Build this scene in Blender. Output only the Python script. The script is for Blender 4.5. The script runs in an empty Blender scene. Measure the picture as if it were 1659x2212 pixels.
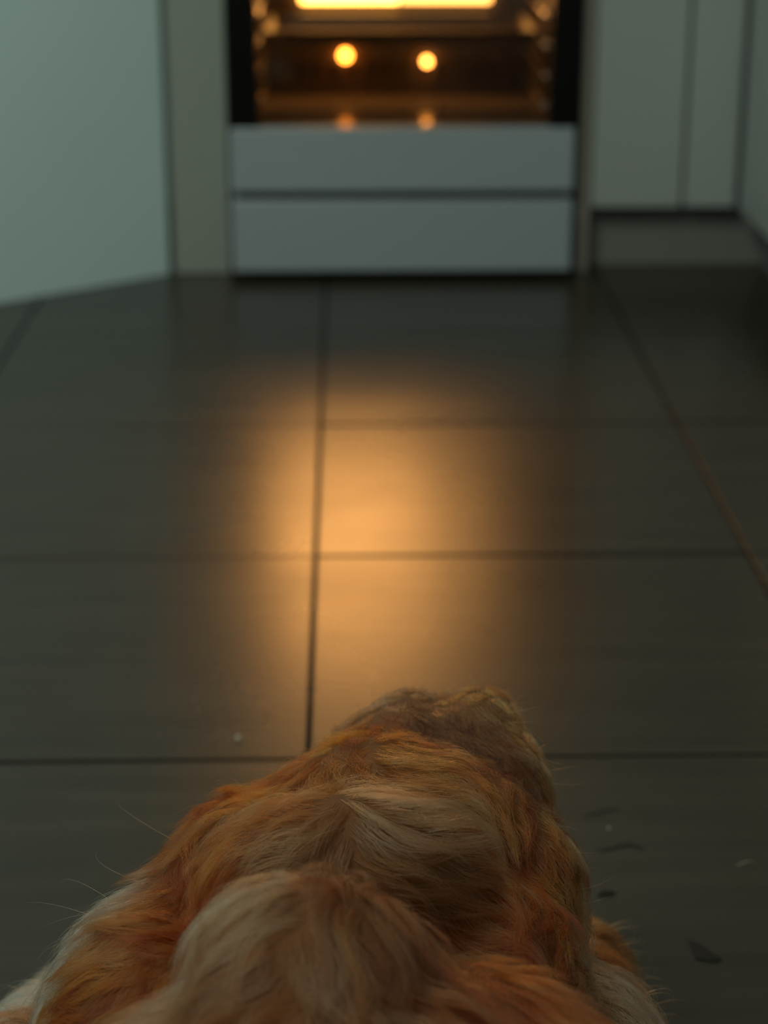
import bpy, bmesh, math, random
import numpy as np
from mathutils import Vector, Matrix, noise
from mathutils.bvhtree import BVHTree
from mathutils.kdtree import KDTree

random.seed(7); np.random.seed(7)
S = bpy.context.scene
COL = S.collection

# ------------------------------------------------------------------ camera
F_PX, W, H = 4150.0, 1659.0, 2212.0
CAM = Vector((0, 0, 0.7745))
PITCH, YAW = math.radians(20.31), math.radians(1.13)
cd = bpy.data.cameras.new('camera'); cam = bpy.data.objects.new('camera', cd); COL.objects.link(cam)
cam.location = CAM
cam.rotation_euler = (math.pi / 2 - PITCH, 0, -YAW)
cd.sensor_fit = 'VERTICAL'; cd.sensor_height = 36.0; cd.lens = F_PX / H * 36.0
cd.clip_start = 0.02; cd.clip_end = 50
cd.dof.use_dof = True; cd.dof.focus_distance = 1.06; cd.dof.aperture_fstop = cd.lens / 12.5
S.camera = cam

# ------------------------------------------------------------------ world, lights, exposure
wd = bpy.data.worlds.new('world'); S.world = wd; wd.use_nodes = True
bg = wd.node_tree.nodes['Background']; bg.inputs[0].default_value = (0.86, 0.92, 0.76, 1); bg.inputs[1].default_value = 0.11

def area(name, loc, target, size, power, color):
    ld = bpy.data.lights.new(name, 'AREA'); ld.shape = 'RECTANGLE'; ld.size, ld.size_y = size
    ld.energy = power; ld.color = color
    o = bpy.data.objects.new(name, ld); COL.objects.link(o); o.location = loc
    o.rotation_euler = (Vector(target) - Vector(loc)).to_track_quat('-Z', 'Y').to_euler()
    return o
area('upper_left_fill', (-0.75, 0.8, 2.1), (-0.85, 2.7, 0.5), (0.9, 0.9), 23.0, (0.90, 1.0, 0.86))  # added soft fill from the upper left; no window stands there

S.view_settings.view_transform = 'Standard'; S.view_settings.look = 'None'
S.view_settings.gamma = 1.0; S.view_settings.use_curve_mapping = False
S.view_settings.exposure = 0.0

# ------------------------------------------------------------------ helpers
_m = cam.rotation_euler.to_matrix()
def ray(px, py):
    return (_m @ Vector(((px - W / 2) / F_PX, -(py - H / 2) / F_PX, -1.0))).normalized()
def at_depth(px, py, y):
    r = ray(px, py); return CAM + r * ((y - CAM.y) / r.y)
def at_height(px, py, z=0.0):
    r = ray(px, py); return CAM + r * ((z - CAM.z) / r.z)

def tag(o, label=None, cat=None, group=None, kind=None):
    if label: o['label'] = label
    if cat: o['category'] = cat
    if group: o['group'] = group
    if kind: o['kind'] = kind
    return o
def empty(name, loc):
    o = bpy.data.objects.new(name, None); COL.objects.link(o); o.location = loc; o.empty_display_size = 0.05
    bpy.context.view_layer.update()
    return o
def link(name, me, mat, parent=None, smooth=False):
    me.name = name
    o = bpy.data.objects.new(name, me); COL.objects.link(o)
    if mat: me.materials.append(mat)
    if smooth:
        for p in me.polygons: p.use_smooth = True
    if parent:
        o.parent = parent; o.matrix_parent_inverse = Matrix.Translation(-world_loc(parent))
    return o
def world_loc(o):
    v = Vector(o.location)
    return v
def box_into(bm, x0, x1, y0, y1, z0, z1, bev=0.0, seg=2):
    b = bmesh.new()
    bmesh.ops.create_cube(b, size=1.0)
    bmesh.ops.scale(b, vec=(x1 - x0, y1 - y0, z1 - z0), verts=b.verts)
    bmesh.ops.translate(b, vec=((x0 + x1) / 2, (y0 + y1) / 2, (z0 + z1) / 2), verts=b.verts)
    if bev > 0:
        bmesh.ops.bevel(b, geom=b.edges[:], offset=bev, segments=seg, profile=0.5, affect='EDGES')
    t = bpy.data.meshes.new('t'); b.to_mesh(t); b.free(); bm.from_mesh(t); bpy.data.meshes.remove(t)
def tube_into(bm, pts, r, n=8):
    pts = [Vector(p) for p in pts]; rings = []
    for i, p in enumerate(pts):
        d = (pts[min(i + 1, len(pts) - 1)] - pts[max(i - 1, 0)]).normalized()
        u = d.orthogonal().normalized() if i == 0 else (u - d * u.dot(d)).normalized()
        v = d.cross(u)
        rr = r[i] if isinstance(r, (list, tuple)) else r
        rings.append([bm.verts.new(p + (u * math.cos(a) + v * math.sin(a)) * rr) for a in [2 * math.pi * k / n for k in range(n)]])
    for a, b in zip(rings, rings[1:]):
        for k in range(n): bm.faces.new((a[k], a[(k + 1) % n], b[(k + 1) % n], b[k]))
    bm.faces.new(rings[0][::-1]); bm.faces.new(rings[-1])
def lathe_into(bm, prof, mat, n=24):
    rings = []
    for r, h in prof:
        rings.append([bm.verts.new(mat @ Vector((r * math.cos(2 * math.pi * k / n), r * math.sin(2 * math.pi * k / n), h))) for k in range(n)])
    for a, b in zip(rings, rings[1:]):
        for k in range(n): bm.faces.new((a[k], a[(k + 1) % n], b[(k + 1) % n], b[k]))
    bm.faces.new(rings[0][::-1]); bm.faces.new(rings[-1])
def fin(bm):
    bmesh.ops.recalc_face_normals(bm, faces=bm.faces[:])
    me = bpy.data.meshes.new('m'); bm.to_mesh(me); bm.free(); return me
def boxes(name, specs, mat, parent=None, bev=0.002):
    bm = bmesh.new()
    for s in specs: box_into(bm, *s, bev=bev)
    return link(name, fin(bm), mat, parent)
def tubes(name, paths, r, mat, parent=None, n=8):
    bm = bmesh.new()
    for p in paths: tube_into(bm, p, r, n)
    return link(name, fin(bm), mat, parent, True)

# ------------------------------------------------------------------ materials
def newmat(name):
    m = bpy.data.materials.new(name); m.use_nodes = True
    nt = m.node_tree; b = nt.nodes['Principled BSDF']; return m, nt, b
def plain(name, col, rough=0.5, metal=0.0, var=0.04, scale=3.0, spec=0.5, bump=0.0, bscale=200.0):
    m, nt, b = newmat(name)
    tc = nt.nodes.new('ShaderNodeTexCoord'); nz = nt.nodes.new('ShaderNodeTexNoise'); nz.inputs['Scale'].default_value = scale
    nz.inputs['Detail'].default_value = 4
    nt.links.new(tc.outputs['Object'], nz.inputs['Vector'])
    mx = nt.nodes.new('ShaderNodeMix'); mx.data_type = 'RGBA'
    mx.inputs['A'].default_value = (*[c * (1 - var) for c in col], 1); mx.inputs['B'].default_value = (*[min(1, c * (1 + var)) for c in col], 1)
    nt.links.new(nz.outputs['Fac'], mx.inputs['Factor']); nt.links.new(mx.outputs['Result'], b.inputs['Base Color'])
    b.inputs['Roughness'].default_value = rough; b.inputs['Metallic'].default_value = metal
    b.inputs['Specular IOR Level'].default_value = spec
    if bump > 0:
        n2 = nt.nodes.new('ShaderNodeTexNoise'); n2.inputs['Scale'].default_value = bscale
        nt.links.new(tc.outputs['Object'], n2.inputs['Vector'])
        bp = nt.nodes.new('ShaderNodeBump'); bp.inputs['Strength'].default_value = bump; bp.inputs['Distance'].default_value = 0.001
        nt.links.new(n2.outputs['Fac'], bp.inputs['Height']); nt.links.new(bp.outputs['Normal'], b.inputs['Normal'])
    return m
def emit(name, col, strength):
    m = bpy.data.materials.new(name); m.use_nodes = True; nt = m.node_tree; nt.nodes.clear()
    e = nt.nodes.new('ShaderNodeEmission'); e.inputs[0].default_value = (*col, 1); e.inputs[1].default_value = strength
    o = nt.nodes.new('ShaderNodeOutputMaterial'); nt.links.new(e.outputs[0], o.inputs[0]); return m
def thin_glass(name, tint, rough=0.02):
    m = bpy.data.materials.new(name); m.use_nodes = True; nt = m.node_tree; nt.nodes.clear()
    t = nt.nodes.new('ShaderNodeBsdfTransparent'); t.inputs[0].default_value = (*tint, 1)
    g = nt.nodes.new('ShaderNodeBsdfGlossy'); g.inputs['Roughness'].default_value = rough
    fr = nt.nodes.new('ShaderNodeFresnel'); fr.inputs[0].default_value = 1.45
    mx = nt.nodes.new('ShaderNodeMixShader'); o = nt.nodes.new('ShaderNodeOutputMaterial')
    nt.links.new(fr.outputs[0], mx.inputs[0]); nt.links.new(t.outputs[0], mx.inputs[1]); nt.links.new(g.outputs[0], mx.inputs[2])
    nt.links.new(mx.outputs[0], o.inputs[0]); return m

M = {}
M['wall'] = plain('wall_paint', (0.67, 0.88, 0.87), 0.75, bump=0.15, bscale=160)
M['white'] = plain('white_lacquer', (0.43, 0.48, 0.46), 0.45)
M['filler'] = plain('filler_laminate', (0.34, 0.375, 0.34), 0.5)
M['appliance'] = plain('appliance_enamel', (0.38, 0.445, 0.48), 0.32)
M['edge'] = plain('panel_edge', (0.40, 0.38, 0.33), 0.6)
M['plinth'] = plain('plinth_laminate', (0.24, 0.24, 0.225), 0.5)
M['worktop'] = plain('worktop_laminate', (0.10, 0.09, 0.085), 0.4, var=0.3, scale=40)
M['black'] = plain('black_glass_print', (0.004, 0.004, 0.004), 0.25, spec=0.3)
M['enamel'] = plain('oven_enamel', (0.11, 0.088, 0.068), 0.14, var=0.35, scale=60, bump=0.1, bscale=90)
M['chrome'] = plain('chrome', (0.75, 0.72, 0.68), 0.14, metal=1.0)
M['rail'] = plain('rail_steel', (0.30, 0.27, 0.24), 0.3, metal=1.0)
M['tray'] = plain('tray_enamel', (0.045, 0.030, 0.020), 0.35, var=0.3, scale=40)
M['steel'] = plain('tray_steel', (0.30, 0.27, 0.24), 0.35, metal=1.0)
M['knob'] = plain('knob_grey', (0.35, 0.36, 0.36), 0.4)
M['rubber'] = plain('rubber', (0.02, 0.02, 0.02), 0.7)
M['grout'] = plain('grout', (0.006, 0.0055, 0.005), 0.9, var=0.3, scale=80)
M['glass'] = thin_glass('oven_glass', (0.93, 0.90, 0.86))
M['lens'] = emit('lamp_lens_glow', (1.0, 0.45, 0.08), 16.0)
M['main_lamp'] = emit('main_lamp_glow', (1.0, 0.47, 0.13), 32.0)
M['streak_fill'] = emit('streak_fill_glow', (1.0, 0.47, 0.13), 8.0)
M['lens_dim'] = emit('lamp_lens_dim_glow', (1.0, 0.45, 0.10), 7.0)
M['bulb'] = emit('bulb_glow', (1.0, 0.28, 0.030), 22.0)
M['bulb_small'] = emit('small_bulb_glow', (1.0, 0.36, 0.06), 20.0)
M['crumb_white'] = plain('crumb_white', (0.7, 0.66, 0.55), 0.7)
M['crumb_dark'] = plain('crumb_dark', (0.012, 0.010, 0.009), 0.8)

def tile_material():
    m, nt, b = newmat('floor_tile')
    geo = nt.nodes.new('ShaderNodeNewGeometry')
    mp = nt.nodes.new('ShaderNodeMapping'); mp.inputs['Scale'].default_value = (3.0, 34.0, 10.0)
    nt.links.new(geo.outputs['Position'], mp.inputs['Vector'])
    n1 = nt.nodes.new('ShaderNodeTexNoise'); n1.inputs['Scale'].default_value = 1.0; n1.inputs['Detail'].default_value = 6
    nt.links.new(mp.outputs[0], n1.inputs['Vector'])
    n2 = nt.nodes.new('ShaderNodeTexNoise'); n2.inputs['Scale'].default_value = 5.0; n2.inputs['Detail'].default_value = 3
    nt.links.new(geo.outputs['Position'], n2.inputs['Vector'])
    cr = nt.nodes.new('ShaderNodeValToRGB')
    cr.color_ramp.elements[0].position = 0.3; cr.color_ramp.elements[0].color = (0.036, 0.029, 0.020, 1)
    cr.color_ramp.elements[1].position = 0.7; cr.color_ramp.elements[1].color = (0.058, 0.046, 0.033, 1)
    nt.links.new(n1.outputs['Fac'], cr.inputs[0]); nt.links.new(cr.outputs[0], b.inputs['Base Color'])
    mr = nt.nodes.new('ShaderNodeMapRange'); mr.inputs['From Min'].default_value = 0.3; mr.inputs['From Max'].default_value = 0.7
    mr.inputs['To Min'].default_value = 0.26; mr.inputs['To Max'].default_value = 0.31
    nt.links.new(n2.outputs['Fac'], mr.inputs['Value']); nt.links.new(mr.outputs[0], b.inputs['Roughness'])
    b.inputs['Specular IOR Level'].default_value = 0.42
    bp = nt.nodes.new('ShaderNodeBump'); bp.inputs['Strength'].default_value = 0.06; bp.inputs['Distance'].default_value = 0.001
    nt.links.new(n1.outputs['Fac'], bp.inputs['Height']); nt.links.new(bp.outputs['Normal'], b.inputs['Normal'])
    return m
M['tile'] = tile_material()

# ------------------------------------------------------------------ floor
Y0 = 3.30                                   # front plane of the kitchen units
PITCH_T, JOINT = 0.474, 0.0050
SX = at_height(682, 1199).x; SY = 1.4815
floor = boxes('floor', [(-2.6, 2.6, -1.3, 4.05, -0.06, -0.0050)], M['grout'], bev=0)
tag(floor, 'dark tiled kitchen floor with black joints', 'floor', kind='structure')
bm = bmesh.new(); hw = (PITCH_T - JOINT) / 2
box_into(bm, -hw, hw, -hw, hw, -0.010, 0.0, bev=0.0006, seg=2)
tile_me = fin(bm); tile_me.materials.append(M['tile'])
for p in tile_me.polygons: p.use_smooth = False
tr = random.Random(4)
for i in range(-5, 5):
    for j in range(-5, 6):
        o = bpy.data.objects.new('tile', tile_me); COL.objects.link(o); o.parent = floor
        cx, cy = SX + (i + 0.5) * PITCH_T, SY + (j + 0.5) * PITCH_T
        o.location = (cx, cy, -0.0006)
        o.rotation_euler = (math.radians(tr.uniform(-.12, .12)), math.radians(tr.uniform(-.10, .10)), 0)
        if i == 0 and j == 1: o.rotation_euler = (math.radians(-0.15), 0, 0)
        if i == -1 and j == 1: o.rotation_euler = (math.radians(0.04), math.radians(0.05), 0)

# ------------------------------------------------------------------ walls
wb = boxes('wall_back', [(-2.6, 2.6, 3.93, 4.05, 0, 2.5)], M['wall'], bev=0)
tag(wb, 'plain painted wall behind the kitchen units', 'wall', kind='structure')
a = at_height(0, 655); b_ = at_height(366, 592)
dirw = Vector((b_.x - a.x, b_.y - a.y, 0)).normalized()
p0 = b_ - dirw * 1.7; p1 = Vector((b_.x, b_.y, 0)); nrm = Vector((-dirw.y, dirw.x, 0))
bm = bmesh.new()
q = [p0, p1, p1 + nrm * 0.12, p0 + nrm * 0.12]
lo = [bm.verts.new((v.x, v.y, 0)) for v in q]; hi = [bm.verts.new((v.x, v.y, 2.5)) for v in q]
bm.faces.new(lo); bm.faces.new(hi)
for k in range(4): bm.faces.new((lo[k], lo[(k + 1) % 4], hi[(k + 1) % 4], hi[k]))
wl = link('wall_left', fin(bm), M['wall']); tag(wl, 'pale angled wall at the left of the cooker', 'wall', kind='structure')

# ------------------------------------------------------------------ kitchen units
def xat(px, py, y): return at_depth(px, py, y).x
def zat(px, py, y): return at_depth(px, py, y).z
cx0 = xat(497, 430, Y0 - .06); cx1 = xat(1240, 430, Y0 - .06)
XL = xat(372, 430, Y0)
fp = boxes('filler_panel', [(XL, cx0 - 0.006, Y0, 3.93, 0.0, 0.90)], M['filler'])
tag(fp, 'narrow pale filler panel between the angled wall and the cooker', 'panel')
ex0, ex1 = xat(1249, 430, Y0), xat(1273, 430, Y0)
ep = boxes('end_panel', [(ex0, ex1, Y0, 3.93, 0.0, 0.90)], M['edge'])
tag(ep, 'thin beige end panel standing on the floor right of the cooker', 'panel')
ZB = zat(1400, 450, Y0)
XR = xat(1600, 300, Y0)
print('cooker', cx0, cx1, 'ZB', ZB, 'XR', XR)
def cabinet(label, x0, x1):
    e = empty('base_cabinet', ((x0 + x1) / 2, Y0 + .3, ZB))
    tag(e, label, 'cabinet', 'base cabinets right of the cooker')
    boxes('body', [(x0, x1, Y0 + .021, 3.93, ZB, .86)], M['white'], e, bev=.001)
    boxes('door', [(x0 + .003, x1 - .003, Y0, Y0 + .02, ZB + .002, .855)], M['white'], e, bev=.002)
    return e
xa = ex1 + .001; xb = xat(1481, 300, Y0)
cabinet('plain pale base cabinet next to the thin end panel', xa, xb - .0005)
cabinet('plain pale base cabinet in the inner corner by the return run', xb + .0005, XR)
e = empty('return_cabinet', (XR + .3, 2.7, ZB)); tag(e, 'pale base cabinet at the right edge, turned to face the cooker side', 'cabinet', 'base cabinets right of the cooker')
boxes('body', [(XR + .021, XR + .62, 2.05, 3.93, ZB, .86)], M['white'], e, bev=.001)
boxes('door', [(XR, XR + .02, 2.68, Y0 - .022, ZB + .002, .855)], M['white'], e)
boxes('door', [(XR, XR + .02, 2.053, 2.674, ZB + .002, .855)], M['white'], e)
bm = bmesh.new()
box_into(bm, ex1 + .001, XR + .06, Y0 + .055, Y0 + .071, 0, ZB - .001, .001)
box_into(bm, XR + .06, XR + .076, 2.09, Y0 + .071, 0, ZB - .001, .001)
kb = link('kickboard', fin(bm), M['plinth']); tag(kb, 'grey recessed kickboard under the base cabinets at the right', 'kickboard')
bm = bmesh.new()
box_into(bm, ex0 + .001, XR + .62, Y0 - .02, 3.93, .902, .94, .003); box_into(bm, XR - .02, XR + .62, 2.03, Y0 - .02, .902, .94, .003)
wt = link('worktop', fin(bm), M['worktop']); tag(wt, 'dark worktop running along the base cabinets', 'worktop')

# ------------------------------------------------------------------ cooker
YF = Y0 - .06                                # front of drawer and door
z_low = zat(870, 586, YF); z_gap0 = zat(870, 433, YF); z_gap1 = zat(870, 414, YF); z_band = zat(870, 276, YF)
wx0, wx1 = xat(556, 150, YF), xat(1192, 150, YF)
print('z', z_low, z_gap0, z_gap1, z_band, 'win', wx0, wx1)
ck = empty('cooker', ((cx0 + cx1) / 2, YF + .3, 0))
tag(ck, 'white freestanding cooker with a lit oven behind a black framed glass door', 'cooker')
cL, cR, cT = cx0 + .002, cx1 - .002, .90
CB, CT, CY = z_band - .008, .760, YF + .47    # cavity floor, ceiling, rear
boxes('body', [(cL, cL + .022, YF + .045, 3.90, .03, cT), (cR - .022, cR, YF + .045, 3.90, .03, cT),
               (cL + .022, cR - .022, 3.86, 3.90, .03, cT), (cL + .022, cR - .022, YF + .045, 3.86, .03, .045),
               (cL + .022, cR - .022, YF + .045, 3.86, .780, cT)], M['appliance'], ck, bev=.001)
boxes('drawer', [(cL, cR, YF, YF + .022, z_low, z_gap0), (cL + .03, cR - .03, YF + .022, YF + .40, z_low + .03, z_gap0 - .01)], M['appliance'], ck, bev=.003)
boxes('dark_gap_strip', [(cL + .01, cR - .01, YF + .018, YF + .044, z_gap0 - .004, z_gap1 + .01)], M['rubber'], ck, bev=0)  # near-black strip filling the gap between drawer and door
for fx_ in (cL + .06, cR - .06):
    for fy_ in (YF + .10, 3.84):
        bm = bmesh.new(); lathe_into(bm, [(.018, 0), (.018, .006), (.012, .008), (.012, .031)], Matrix.Translation((fx_, fy_, 0)), 16)
        link('foot', fin(bm), M['rubber'], ck, True)
# door
door = boxes('door', [(cL, cR, YF, YF + .04, z_gap1, z_band)], M['appliance'], ck, bev=.003)
DT = .790
boxes('glass_border', [(cL, wx0, YF, YF + .04, z_band, DT), (wx1, cR, YF, YF + .04, z_band, DT), (wx0, wx1, YF, YF + .04, .745, DT)], M['black'], door, bev=.001)
boxes('window_pane', [(wx0, wx1, YF + .006, YF + .010, z_band, .745)], M['glass'], door, bev=0)
tubes('handle', [[(cL + .05, YF, .768), (cL + .05, YF - .04, .768), (cL + .07, YF - .048, .768), (cR - .07, YF - .048, .768), (cR - .05, YF - .04, .768), (cR - .05, YF, .768)]], .009, M['chrome'], door, 12)
# cavity liner (open to the front)
vx0, vx1 = cL + .035, cR - .035
boxes('oven_cavity', [(vx0 - .01, vx0, YF + .042, CY, CB, CT), (vx1, vx1 + .01, YF + .042, CY, CB, CT), (vx0 - .01, vx1 + .01, CY, CY + .01, CB, CT),
                      (vx0 - .01, vx1 + .01, YF + .042, CY + .01, CB - .01, CB), (vx0 - .01, vx1 + .01, YF + .042, CY + .01, CT, CT + .01)], M['enamel'], ck, bev=0)
boxes('control_panel', [(cL, cR, YF, YF + .044, .796, cT - .01)], M['appliance'], ck, bev=.004)
for k in range(6):
    bm = bmesh.new(); lathe_into(bm, [(.024, 0), (.023, .012), (.019, .026), (.016, .028)], Matrix.Translation((cL + .07 + k * (cR - cL - .14) / 5, YF, .843)) @ Matrix.Rotation(math.pi / 2, 4, 'X'), 24)
    link('knob', fin(bm), M['knob'], ck, True)
boxes('hob', [(cL, cR, YF, 3.90, cT, cT + .012)], M['black'], ck, bev=.004)
# side shelf rails, plus polished beads added to catch lamp glints
for sx, s in ((vx0 + .012, 1), (vx1 - .012, -1)):
    paths = []
    for k in range(7):
        z = CB + .035 + k * .05
        paths.append([(sx, YF + .06, z), (sx, CY - .03, z)])
    for y in (YF + .065, YF + .25, CY - .035):
        paths.append([(sx - s * .006, y, CB + .015), (sx - s * .006, y, CB + .37)])
    rail = tubes('shelf_rail', paths, .0022, M['rail'], ck, 8)
    for k in range(7):
        bm = bmesh.new()
        bmesh.ops.create_uvsphere(bm, u_segments=14, v_segments=10, radius=.0085, matrix=Matrix.Translation((sx, YF + .06, CB + .035 + k * .05)))
        link('glint_bead', fin(bm), M['chrome'], rail, True)
# fan cover at the rear with slots
fc0, fc1 = xat(620, 150, CY), xat(1090, 150, CY)
zc0, zc1 = zat(750, 190, CY), .52
specs = [(fc0, fc1, CY - .022, CY - .018, zc0 + .05, zc1), (fc0, fc1, CY - .022, CY - .018, zc0, zc0 + .012)]
ns = 12
for k in range(ns + 1):
    xx = fc0 + (fc1 - fc0 - .012) * k / ns
    specs.append((xx, xx + .012, CY - .022, CY - .018, zc0 + .012, zc0 + .05))
boxes('fan_cover', specs, M['enamel'], ck, bev=.0006)
# lamps of the oven
lx0, lx1 = xat(650, 0, CY - .03), xat(1060, 0, CY - .03); lz = zat(850, 5, CY - .03)
lm = lx0 + (lx1 - lx0) * .52
boxes('lamp_lens', [(lx0, lm - .002, CY - .034, CY - .0225, lz, lz + .030)], M['lens'], ck, bev=.003)
boxes('lamp_lens', [(lm + .002, lx1, CY - .034, CY - .0225, lz, lz + .030)], M['lens_dim'], ck, bev=.003)
mx0, mx1 = xat(585, 0, CY - .03), xat(915, 0, CY - .03)
boxes('main_lamp', [(mx0, mx1, CY - .036, CY - .0225, .590, .750)], M['main_lamp'], ck, bev=.004)
boxes('main_lamp', [(mx1 + .004, xat(1080, 0, CY - .03), CY - .036, CY - .0225, .590, .750)], M['streak_fill'], ck, bev=.004)  # dimmer glowing segment, added to widen the floor streak to the right
def bulb(px, py, r, mat):
    c = at_depth(px, py, CY - .028)
    bm = bmesh.new()
    lathe_into(bm, [(r * .2, -.006), (r, -.004), (r, .004), (r * .92, .009), (r * .6, .014), (r * .15, .016)], Matrix.Translation(c) @ Matrix.Rotation(math.pi / 2, 4, 'X'), 20)
    return link('oven_lamp', fin(bm), mat, ck, True)
bulb(746, 120, .010, M['bulb']); bulb(922, 133, .007, M['bulb_small'])
# baking tray resting on the rails
ty0, ty1, tz0, tz1 = YF + .055, CY - .13, .388, .412
tx0, tx1 = vx0 + .024, vx1 - .024
bm = bmesh.new()
prof = [(0.012, tz0), (0.0, tz1), (-0.008, tz1 + .001)]
rings = []
for ins, z in [(.014, tz0 + .0)] + [(.004, tz1 - .002), (-.001, tz1), (-.001, tz1 + .0015), (.006, tz1 + .001), (.016, tz0 + .003)]:
    rings.append([bm.verts.new(v) for v in ((tx0 + ins, ty0 + ins, z), (tx1 - ins, ty0 + ins, z), (tx1 - ins, ty1 - ins, z), (tx0 + ins, ty1 - ins, z))])
for r0, r1 in zip(rings, rings[1:]):
    for k in range(4): bm.faces.new((r0[k], r0[(k + 1) % 4], r1[(k + 1) % 4], r1[k]))
bm.faces.new(rings[0][::-1]); bm.faces.new(rings[-1])
bt = link('baking_tray', fin(bm), M['tray']); tag(bt, 'dark baking tray pushed into the lit oven', 'baking tray')

# ------------------------------------------------------------------ dog: body
dog = empty('dog', (-.02, .62, 0))
tag(dog, 'long haired golden brown dog lying on the floor, seen from behind, facing the lit oven', 'dog')
M['skin'] = plain('dog_undercoat', (0.16, 0.062, 0.020), 0.9, var=0.3, scale=25)
bm = bmesh.new()
def ell(c, r, rz=0.0, rx=0.0):
    mt = Matrix.Translation(c) @ Matrix.Rotation(rz, 4, 'Z') @ Matrix.Rotation(rx, 4, 'X') @ Matrix.Diagonal((*r, 1))
    bmesh.ops.create_icosphere(bm, subdivisions=3, radius=1.0, matrix=mt)
def limb(pts, rad):
    pts = [Vector(p) for p in pts]
    for (a, ra), (b, rb) in zip(zip(pts, rad), list(zip(pts, rad))[1:]):
        n = max(2, int((b - a).length / (0.35 * min(ra, rb))))
        for k in range(n + 1):
            t = k / n; rr = ra + (rb - ra) * t
            bmesh.ops.create_icosphere(bm, subdivisions=2, radius=rr, matrix=Matrix.Translation(a.lerp(b, t)))
ell((-.02, .36, .150), (.140, .33, .138))                     # trunk
ell((-.02, .70, .150), (.150, .14, .125))                     # shoulders
ell((-.018, .770, .220), (.066, .074, .080))
ell((.045, .745, .185), (.095, .085, .072))                  # withers
ell((-.002, .897, .203), (.086, .050, .078))                  # neck
ell((.020, .975, .205), (.078, .085, .062), -.15)             # skull
ell((.034, 1.066, .218), (.032, .062, .036), -.15)
ell((.076, 1.066, .218), (.030, .066, .036), -.25)
ell((.054, 1.085, .205), (.036, .066, .034), -.22)            # muzzle
ell((.085, 1.025, .205), (.032, .065, .040), -.35)
ell((.030, 1.045, .222), (.045, .050, .034), .3)             # right cheek
ell((-.055, .97, .18), (.055, .065, .055))                    # left cheek
limb([(.085, .985, .225), (.104, .975, .19), (.108, .965, .145)], [.020, .032, .028])      # right ear
limb([(-.062, .95, .225), (-.095, .935, .185), (-.105, .93, .135)], [.020, .032, .024])    # left ear
limb([(.02, .86, .12), (.01, .95, .08)], [.10, .06])          # chest
ell((.075, .90, .145), (.055, .10, .075))
ell((-.105, .88, .140), (.060, .10, .080))
ell((.135, .93, .075), (.045, .12, .060))
limb([(.135, .72, .12), (.165, .92, .055), (.150, 1.06, .038), (.135, 1.13, .030)], [.065, .042, .034, .030])     # right foreleg
ell((.150, 1.075, .044), (.035, .050, .040))
limb([(-.165, .72, .12), (-.195, .93, .060), (-.170, 1.05, .040), (-.14, 1.12, .030)], [.065, .048, .036, .030])   # left foreleg
limb([(.12, .18, .13), (.185, .32, .06), (.19, .20, .035), (.18, .42, .03)], [.10, .06, .036, .03])               # right hind leg
limb([(-.16, .18, .13), (-.225, .32, .06), (-.23, .20, .035), (-.22, .42, .03)], [.10, .06, .036, .03])            # left hind leg
limb([(-.02, .06, .12), (-.06, -.08, .05), (-.16, -.22, .035), (-.30, -.28, .03)], [.045, .032, .028, .022])      # tail
raw = bpy.data.meshes.new('raw'); bm.to_mesh(raw); bm.free()
ro = bpy.data.objects.new('raw', raw); COL.objects.link(ro)
rm = ro.modifiers.new('r', 'REMESH'); rm.mode = 'VOXEL'; rm.voxel_size = 0.006
sm = ro.modifiers.new('s', 'SMOOTH'); sm.factor = 0.5; sm.iterations = 8
dg = bpy.context.evaluated_depsgraph_get()
body_me = bpy.data.meshes.new_from_object(ro.evaluated_get(dg))
bpy.data.objects.remove(ro); bpy.data.meshes.remove(raw)
for v in body_me.vertices:
    if v.co.z < 0.001: v.co.z = 0.001
body = link('body', body_me, M['skin'], dog, True)

# ------------------------------------------------------------------ dog: nose and eyes
hd = Vector((math.sin(.22), math.cos(.22), 0))
bm = bmesh.new(); bmesh.ops.create_icosphere(bm, subdivisions=3, radius=1, matrix=Matrix.Translation(Vector((.052, 1.075, .205)) + hd * .066) @ Matrix.Rotation(-.22, 4, 'Z') @ Matrix.Diagonal((.017, .012, .013, 1)))
link('nose', fin(bm), plain('nose_leather', (.015, .012, .011), .35), dog, True)
for sx in (-1, 1):
    bm = bmesh.new(); bmesh.ops.create_icosphere(bm, subdivisions=3, radius=.011, matrix=Matrix.Translation(Vector((.040, 1.032, .232)) + Vector((hd.y, -hd.x, 0)) * sx * .036))
    link('eye', fin(bm), plain('eye_dark', (.02, .01, .006), .08), dog, True)

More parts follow.
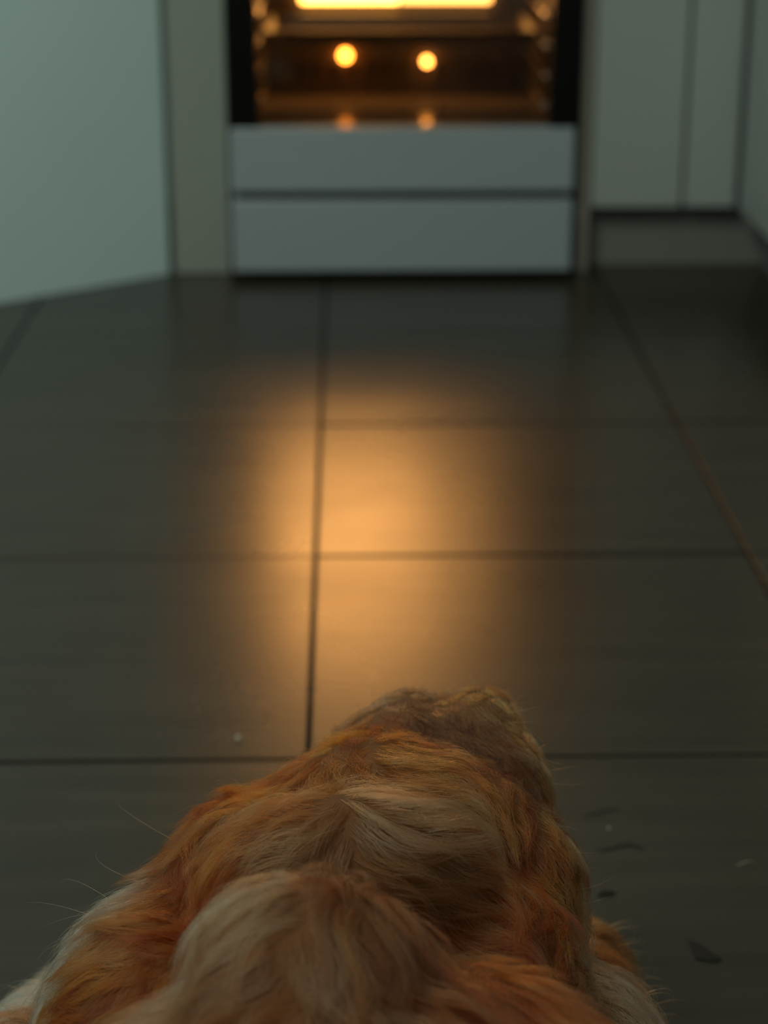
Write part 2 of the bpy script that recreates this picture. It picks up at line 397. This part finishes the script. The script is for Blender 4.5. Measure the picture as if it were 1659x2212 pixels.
# ------------------------------------------------------------------ dog: fur
bpy.context.view_layer.update()
bvh = BVHTree.FromPolygons([v.co.copy() for v in body_me.vertices], [tuple(p.vertices) for p in body_me.polygons])
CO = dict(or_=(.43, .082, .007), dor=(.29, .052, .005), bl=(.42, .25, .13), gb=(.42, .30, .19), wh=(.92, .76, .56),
          shade_br=(.040, .018, .008), br=(.29, .078, .016), tan=(.42, .17, .052), rim_gold=(.62, .19, .030), aub=(.42, .066, .0055),
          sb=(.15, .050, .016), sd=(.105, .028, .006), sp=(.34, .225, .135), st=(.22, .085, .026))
ST = [  # x0 y0 x1 y1 length(cm) lift colour
 (950,1500,915,1545,1.2,.35,'bl'),(880,1505,835,1550,1.4,.35,'bl'),(1040,1500,1085,1545,1.2,.4,'rim_gold'),(1070,1540,1110,1600,1.0,.2,'tan'),  # pale and gold tip strands put the rim light into their colour
 (900,1560,880,1605,1.4,.25,'shade_br'),(940,1590,950,1635,1.4,.25,'shade_br'),(1000,1610,1030,1660,1.4,.25,'shade_br'),(1060,1650,1090,1700,1.5,.2,'shade_br'),(1130,1690,1150,1740,1.6,.2,'shade_br'),(980,1545,985,1585,1.2,.2,'shade_br'),(960,1560,970,1610,1.3,.25,'shade_br'),(1020,1590,1060,1650,1.4,.2,'shade_br'),(1090,1620,1130,1680,1.5,.2,'shade_br'),(1140,1600,1180,1670,1.4,.2,'tan'),(1170,1650,1200,1700,1.5,.25,'tan'),  # dark strands put the shade of the forehead hollow into the fur colour
 (900,1630,930,1690,2.0,.3,'or_'),(800,1590,760,1630,2.0,.3,'or_'),(690,1600,650,1650,2.4,.35,'or_'),(570,1660,515,1700,2.6,.35,'or_'),(450,1740,400,1810,2.8,.35,'dor'),(340,1830,315,1900,3.0,.35,'dor'),
 (760,1640,690,1680,3.0,.3,'br'),(840,1630,900,1650,3.0,.3,'br'),(920,1660,970,1720,3.0,.3,'or_'),(620,1690,540,1740,3.0,.3,'or_'),
 (700,1712,600,1755,4.0,.3,'tan'),(640,1745,570,1800,4.0,.35,'br'),(720,1712,820,1735,5.0,.25,'tan'),(820,1735,920,1800,5.5,.2,'bl'),(900,1780,990,1860,6.0,.2,'gb'),(980,1850,1070,1940,6.0,.2,'bl'),(1060,1930,1095,2030,5.0,.2,'br'),(800,1690,900,1730,4.5,.25,'br'),(900,1740,980,1820,5.0,.2,'tan'),(980,1820,1060,1900,5.0,.2,'br'),
 (760,1780,850,1815,4.0,.3,'shade_br'),(660,1790,590,1830,3.5,.35,'br'),  # darkest strands colour in the shade between the neck folds
 (960,1690,1040,1700,2.2,.35,'tan'),(1000,1740,1070,1750,2.2,.35,'tan'),(1070,1730,1085,1810,3.0,.3,'br'),(1040,1790,1080,1860,3.0,.25,'br'),(1110,1700,1130,1770,2.5,.3,'or_'),(1110,1810,1105,1900,3.0,.25,'aub'),(1180,1740,1200,1840,2.6,.3,'aub'),(1180,1870,1190,1960,3.0,.3,'aub'),(1150,1960,1150,2070,3.5,.25,'aub'),(1225,1740,1240,1830,2.0,.3,'tan'),(1235,1850,1245,1940,2.0,.3,'tan'),(1200,2050,1210,2140,3.5,.3,'br'),(1120,2050,1150,2130,3.5,.25,'dor'),
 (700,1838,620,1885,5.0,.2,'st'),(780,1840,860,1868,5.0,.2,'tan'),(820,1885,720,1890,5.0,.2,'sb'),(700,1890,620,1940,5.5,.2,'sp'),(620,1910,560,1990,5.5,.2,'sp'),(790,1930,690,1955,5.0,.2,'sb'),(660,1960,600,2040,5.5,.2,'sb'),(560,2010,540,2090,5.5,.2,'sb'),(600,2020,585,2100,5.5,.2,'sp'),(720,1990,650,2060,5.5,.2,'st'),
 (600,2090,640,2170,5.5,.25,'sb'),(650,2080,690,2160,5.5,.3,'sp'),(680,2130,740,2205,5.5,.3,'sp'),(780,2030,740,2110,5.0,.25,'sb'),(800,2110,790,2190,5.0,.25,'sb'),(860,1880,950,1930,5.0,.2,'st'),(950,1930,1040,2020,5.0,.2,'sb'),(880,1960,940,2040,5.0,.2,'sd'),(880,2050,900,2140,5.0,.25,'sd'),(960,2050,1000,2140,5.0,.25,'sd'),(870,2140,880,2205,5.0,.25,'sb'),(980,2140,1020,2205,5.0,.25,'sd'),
 (1040,2030,1140,2130,4.5,.25,'br'),(1060,2120,1130,2200,4.5,.25,'dor'),(1150,2140,1210,2195,4.0,.3,'br'),
 (480,1800,410,1890,3.5,.3,'br'),(430,1890,380,1990,3.5,.3,'dor'),(520,1860,460,1970,4.0,.25,'dor'),(400,2020,300,2070,4.5,.3,'dor'),(510,2070,380,2100,5.0,.3,'sp'),(320,1950,250,2030,3.5,.3,'dor'),(210,2090,130,2160,3.5,.35,'or_'),(360,2130,260,2195,4.5,.3,'dor'),(540,2120,480,2200,4.5,.3,'br'),
 (235,1950,150,1955,4.5,.7,'wh'),(170,2010,85,2010,4.5,.7,'wh'),(110,2090,30,2085,4.5,.7,'wh'),(50,2160,-40,2150,4.5,.7,'wh'),(250,2000,180,2040,3.5,.4,'tan'),
 (1300,1985,1345,1985,2.5,.6,'tan'),(1340,2040,1395,2045,3.2,.8,'tan'),(1365,2120,1425,2115,3.2,.8,'tan'),(1420,2190,1480,2180,3.2,.8,'tan'),(1290,2130,1340,2190,3.5,.3,'gb'),(1260,2040,1255,2130,3.0,.3,'br'),(1300,2050,1330,2110,3.0,.3,'br'),
]
sp, sd, sl, sf, sc = [], [], [], [], []
for x0, y0, x1, y1, L, lf, c in ST:
    h0 = bvh.ray_cast(CAM, ray(x0, y0))
    if h0[0] is None:                      # stroke just beyond the skin: take the closest skin point to that sight line
        best = None
        for t in np.linspace(.7, 1.5, 60):
            q = bvh.find_nearest(CAM + ray(x0, y0) * float(t))
            if best is None or q[3] < best[3]: best = q
        h0 = best
    p = h0[0]; r1 = ray(x1, y1)
    v = CAM + r1 * (p - CAM).length * (1 / max(.2, r1.dot((p - CAM).normalized()))) - p
    h1 = bvh.ray_cast(CAM, r1)
    if h1[0] is not None and (h1[0] - p).length < .10: v = h1[0] - p
    sp.append(p); sd.append(v.normalized()); sl.append(L * .01); sf.append(lf); sc.append(CO[c])
sp, sd, sl, sf, sc = map(lambda a: np.array(a, float), (sp, sd, sl, sf, sc))

def field(P, sig):
    d2 = ((P[:, None, :] - sp[None]) ** 2).sum(2)
    w = np.exp(-d2 / sig ** 2)
    return w
def flow(P):
    w = field(P, .030)
    base = np.stack([np.clip((P[:, 0] + .01) * 5, -.8, .8), -np.ones(len(P)), -.5 * np.ones(len(P))], 1)
    base /= np.linalg.norm(base, axis=1)[:, None]
    d = w @ sd + base * .03
    return d / (np.linalg.norm(d, axis=1)[:, None] + 1e-9)
def attr(P):
    w = field(P, .020) + 1e-12; w2 = .004
    L = (w @ sl + w2 * .032) / (w.sum(1) + w2); lf = (w @ sf + w2 * .3) / (w.sum(1) + w2)
    c = (w @ sc + w2 * np.array(CO['br'])) / (w.sum(1) + w2)[:, None]
    return L, lf, c

n = len(body_me.polygons)
body_me.calc_loop_triangles()
co = np.empty(len(body_me.vertices) * 3); body_me.vertices.foreach_get('co', co); co = co.reshape(-1, 3)
tri = np.empty(len(body_me.loop_triangles) * 3, int); body_me.loop_triangles.foreach_get('vertices', tri); tri = tri.reshape(-1, 3)
A_, B_, C_ = co[tri[:, 0]], co[tri[:, 1]], co[tri[:, 2]]
nr = np.cross(B_ - A_, C_ - A_); ar = np.linalg.norm(nr, axis=1) / 2; nr /= (2 * ar[:, None] + 1e-12)
cen = (A_ + B_ + C_) / 3
view = np.array(CAM) - cen; view /= np.linalg.norm(view, axis=1)[:, None]
facing = (nr * view).sum(1)
seen = (cen[:, 1] > .60) & (facing > -.45) & (cen[:, 2] > .012)
def sample(mask, N, rng):
    w = ar * mask; w = w / w.sum()
    i = rng.choice(len(w), N, p=w); u = rng.random((N, 2)); f = u.sum(1) > 1; u[f] = 1 - u[f]
    return A_[i] + u[:, :1] * (B_ - A_)[i] + u[:, 1:] * (C_ - A_)[i], nr[i]

K = 10
def make_fur(name, mask, n_guides, n_hairs, r_root, seed, label):
    rng = np.random.default_rng(seed)
    G, GN = sample(mask, n_guides, rng)
    L, lf, colr = attr(G)
    lf = np.where(lf > .5, lf, lf * rng.uniform(.35, 1.9, len(lf)))
    w_ = field(G, .022) + 1e-9; w_ /= w_.sum(1)[:, None]
    pick = (w_.cumsum(1) > rng.random(n_guides)[:, None]).argmax(1)
    farm = (field(G, .022).sum(1) > .02)[:, None]
    colr = np.where(farm, .4 * colr + .6 * sc[pick], colr)
    Lr = L * rng.uniform(.75, 1.2, len(L))
    ph = np.array([noise.noise(Vector(g) * 15) * 5 for g in G]) + rng.normal(0, .3, len(G))
    am = np.array([noise.noise(Vector(g) * 14 + Vector((9, 3, 1))) for g in G]) * 1.1
    pts = np.zeros((K, n_guides, 3)); pts[0] = G
    surf = G.copy(); N_ = GN.copy()
    for k in range(1, K):
        s = k / (K - 1)
        T = flow(surf); T -= (T * N_).sum(1)[:, None] * N_
        T /= np.linalg.norm(T, axis=1)[:, None] + 1e-9
        ang = am * .8 + .55 * np.sin(ph + s * 3.8)
        X = np.cross(N_, T)
        T = T * np.cos(ang)[:, None] + X * np.sin(ang)[:, None]
        q = surf + T * (Lr / (K - 1))[:, None]
        for i in range(n_guides):
            h = bvh.find_nearest(q[i]); surf[i] = h[0]; nn = h[1]; N_[i] = N_[i] * .4 + np.array(nn) * .6
        N_ /= np.linalg.norm(N_, axis=1)[:, None] + 1e-9
        hgt = lf * Lr * (.9 * s ** .75 - .35 * s ** 3)
        pts[k] = q * .5 + surf * .5 + N_ * hgt[:, None]
        big = lf > .5                                        # standing feathering leaves the skin
        pts[k][big] = (pts[k - 1] + (T * .8 + GN * .25 + np.array([0, 0, .15 - .5 * s])) * (Lr / (K - 1))[:, None])[big]
        pts[k][:, 2] = np.maximum(pts[k][:, 2], .002)
    kd = KDTree(n_guides)
    for i in range(n_guides): kd.insert(G[i], i)
    kd.balance()
    R, RN = sample(mask, n_hairs, rng)
    gi = np.array([kd.find(r)[1] for r in R])
    off = R - G[gi]
    u = rng.uniform(.55, 1.12, n_hairs); cl = rng.uniform(.55, 1.0, n_hairs)
    stray = rng.random(n_hairs) < .05; cl[stray] = -.3; u[stray] *= 1.15
    fr1 = rng.normal(0, 1, (n_hairs, 3)); fr2 = rng.normal(0, 1, (n_hairs, 3)); fa = np.where(stray, .0040, .0011)
    out = np.zeros((n_hairs, K, 3), np.float32)
    for k in range(K):
        s = k / (K - 1); t = np.clip(s * u, 0, 1.25) * (K - 1); i0 = np.minimum(t.astype(int), K - 2); f = (t - i0)[:, None]
        base = pts[i0, gi] * (1 - f) + pts[i0 + 1, gi] * f
        out[:, k] = base + off * (1 - cl * s ** 1.3)[:, None] + (fr1 * s + fr2 * math.sin(s * 5) * .6) * fa[:, None]
    out[:, :, 2] = np.maximum(out[:, :, 2], .0012)
    hc = bpy.data.hair_curves.new(name); hc.add_curves([K] * n_hairs)
    hc.attributes['position'].data.foreach_set('vector', out.reshape(-1))
    rad = hc.attributes.get('radius') or hc.attributes.new('radius', 'FLOAT', 'POINT')
    prof = np.array([r_root * (1 - .75 * (k / (K - 1)) ** 1.5) for k in range(K)], np.float32)
    rad.data.foreach_set('value', np.tile(prof, n_hairs))
    lockb = (rng.uniform(.5, 1.55, n_guides) ** 1.2)[gi]; hb = rng.uniform(.75, 1.3, n_hairs)
    _, _, ch = attr(R); c = (.3 * ch + .7 * colr[gi]) * (lockb * hb)[:, None]
    pale = rng.random(n_hairs) < .07; c[pale] = c[pale] * .6 + np.array(CO['bl']) * .4
    red = (rng.random(n_guides) < .5)[gi]; c[red] *= np.array([.72, .52, .40])
    cc = np.ones((n_hairs, 4), np.float32); cc[:, :3] = np.clip(c, .005, .95)
    ca = hc.attributes.new('strand_colour', 'FLOAT_COLOR', 'CURVE'); ca.data.foreach_set('color', cc.reshape(-1))
    hc.materials.append(M['fur'])
    o = bpy.data.objects.new(name, hc); COL.objects.link(o); o.parent = dog
    o.matrix_parent_inverse = Matrix.Translation(-dog.location)
    o['kind'] = 'stuff'
    if label: o['label'] = label
    return o
def fur_material():
    m = bpy.data.materials.new('fur'); m.use_nodes = True; nt = m.node_tree; nt.nodes.clear()
    h = nt.nodes.new('ShaderNodeBsdfHairPrincipled'); h.parametrization = 'COLOR'
    at = nt.nodes.new('ShaderNodeAttribute'); at.attribute_name = 'strand_colour'
    nt.links.new(at.outputs['Color'], h.inputs['Color'])
    h.inputs['IOR'].default_value = 1.42; h.inputs['Roughness'].default_value = .40; h.inputs['Radial Roughness'].default_value = .5
    o = nt.nodes.new('ShaderNodeOutputMaterial'); nt.links.new(h.outputs[0], o.inputs[0]); return m
M['fur'] = fur_material()
make_fur('fur', seen, 3900, 130000, .00010, 1, 'long wavy golden brown fur with blond and white locks')
make_fur('rear_fur', ~seen & (cen[:, 2] > .012), 3600, 75000, .00018, 2, None)

# ------------------------------------------------------------------ dog: whiskers and stray hairs
def near_skin(px, py):
    h = bvh.ray_cast(CAM, ray(px, py))
    if h[0] is not None: return h[0]
    best = None
    for t in np.linspace(.8, 1.5, 80):
        q = bvh.find_nearest(CAM + ray(px, py) * float(t))
        if best is None or q[3] < best[3]: best = q
    return best[0]
def wires(name, arcs, r, col, label):
    K2 = 9; P = []
    for x0, y0, xm, ym, x1, y1 in arcs:
        p = near_skin(x0, y0); dep = (p - CAM).length
        a = p; m_ = CAM + ray(xm, ym) * dep * 1.004; e_ = CAM + ray(x1, y1) * dep * 1.012
        c_ = m_ * 2 - (a + e_) * .5
        for k in range(K2):
            t = k / (K2 - 1); P.append(a * (1 - t) ** 2 + c_ * 2 * t * (1 - t) + e_ * t * t)
    hc = bpy.data.hair_curves.new(name); hc.add_curves([K2] * len(arcs))
    hc.attributes['position'].data.foreach_set('vector', np.array(P, np.float32).reshape(-1))
    ra = hc.attributes.get('radius') or hc.attributes.new('radius', 'FLOAT', 'POINT')
    ra.data.foreach_set('value', np.tile(np.array([r * (1 - .8 * k / (K2 - 1)) for k in range(K2)], np.float32), len(arcs)))
    ca = hc.attributes.new('strand_colour', 'FLOAT_COLOR', 'CURVE'); ca.data.foreach_set('color', np.tile(np.array([*col, 1], np.float32), len(arcs)))
    hc.materials.append(M['fur'])
    o = bpy.data.objects.new(name, hc); COL.objects.link(o); o.parent = dog; o.matrix_parent_inverse = Matrix.Translation(-dog.location)
    o['kind'] = 'stuff'; o['label'] = label
wires('whiskers', [(1085, 1540, 1125, 1535, 1172, 1524), (1095, 1562, 1135, 1560, 1165, 1562), (1190, 1665, 1225, 1658, 1255, 1655), (1200, 1690, 1235, 1695, 1262, 1690),
                   (1235, 1925, 1290, 1912, 1328, 1890), (1240, 1955, 1280, 1948, 1322, 1934), (1225, 1765, 1252, 1795, 1266, 1828), (1230, 1838, 1270, 1843, 1300, 1840),
                   (330, 1785, 290, 1765, 255, 1735), (285, 1885, 225, 1870, 210, 1840), (240, 1935, 170, 1905, 130, 1905), (205, 1975, 120, 1955, 55, 1950)], .00011, (.75, .62, .45), 'fine pale whiskers and stray hairs')
rr = random.Random(5); arcs = []
for k in range(26):                       # curled feathering on the right foreleg
    t = k / 25; x = 1300 + 110 * t + rr.uniform(-12, 12); y = 1985 + 190 * t + rr.uniform(-15, 15); d_ = rr.uniform(45, 95)
    arcs.append((x, y, x + d_ * .75, y + rr.uniform(-5, 20), x + d_ * .62, y + rr.uniform(35, 75)))
wires('leg_feathering', arcs, .00015, (.60, .36, .14), 'curled golden feathering on the foreleg')

# ------------------------------------------------------------------ small things on the floor
def flake(name, px, py, outline, h, mat, label, cat, rz=0.0):
    c = at_height(px, py, 0.0)
    bm = bmesh.new(); n_ = len(outline); rg = random.Random(n_ + int(px))
    lo = [bm.verts.new((x, y, 0)) for x, y in outline]
    hi = [bm.verts.new((x * .8, y * .8, h * rg.uniform(.6, 1.2))) for x, y in outline]
    top = bm.verts.new((0, 0, h * 1.3)); bm.faces.new(lo[::-1])
    for k in range(n_):
        bm.faces.new((lo[k], lo[(k + 1) % n_], hi[(k + 1) % n_], hi[k])); bm.faces.new((hi[k], hi[(k + 1) % n_], top))
    o = link(name, fin(bm), mat); o.location = (c.x, c.y, 0.0); o.rotation_euler = (0, 0, rz)
    return tag(o, label, cat)
def blob(r, n, seed):
    g = random.Random(seed); return [(r * g.uniform(.7, 1.2) * math.cos(2 * math.pi * k / n), r * g.uniform(.7, 1.2) * math.sin(2 * math.pi * k / n)) for k in range(n)]
flake('crumb', 515, 1597, blob(.0026, 7, 1), .0030, M['crumb_white'], 'tiny pale crumb on the floor just left of the dog', 'crumb')
flake('crumb', 1315, 1790, blob(.0012, 6, 2), .0012, M['crumb_white'], 'tiny pale speck on the floor right of the dog above the dark strand', 'crumb')
flake('dirt_flake', 1526, 2056, [(-.011, .016), (-.004, .012), (.003, .000), (.010, -.010), (.004, -.013), (-.009, -.009)], .0012, M['crumb_dark'], 'black triangular flake of dirt lying alone near the right edge', 'dirt')
flake('dirt_flake', 1309, 1930, [(-.007, -.003), (-.001, .007), (.003, .003), (.008, .001), (.003, -.003)], .0014, M['crumb_dark'], 'small black dirt flake beside the dog above its foreleg', 'dirt')
def strand(name, pix, r, mat, label, cat):
    pts = [at_height(x, y, r * .95) for x, y in pix]
    bm = bmesh.new(); tube_into(bm, pts, [r * .5] + [r] * (len(pts) - 2) + [r * .5], 7)
    return tag(link(name, fin(bm), mat, None, True), label, cat)
strand('dried_strand', [(1285, 1836), (1310, 1834), (1335, 1828), (1355, 1823), (1372, 1826), (1392, 1833)], .0006, M['crumb_dark'], 'thin black bent strand lying on the floor right of the dog', 'strand')
strand('dried_strand', [(1258, 1764), (1285, 1757), (1310, 1751), (1338, 1746)], .0004, M['crumb_dark'], 'faint short dark strand on the floor beside the dog, farther than the bent one', 'strand')
strand('shed_hair', [(1590, 1870), (1610, 1862), (1632, 1860)], .0003, M['crumb_white'], 'short pale shed hair on the floor near the right edge', 'hair')
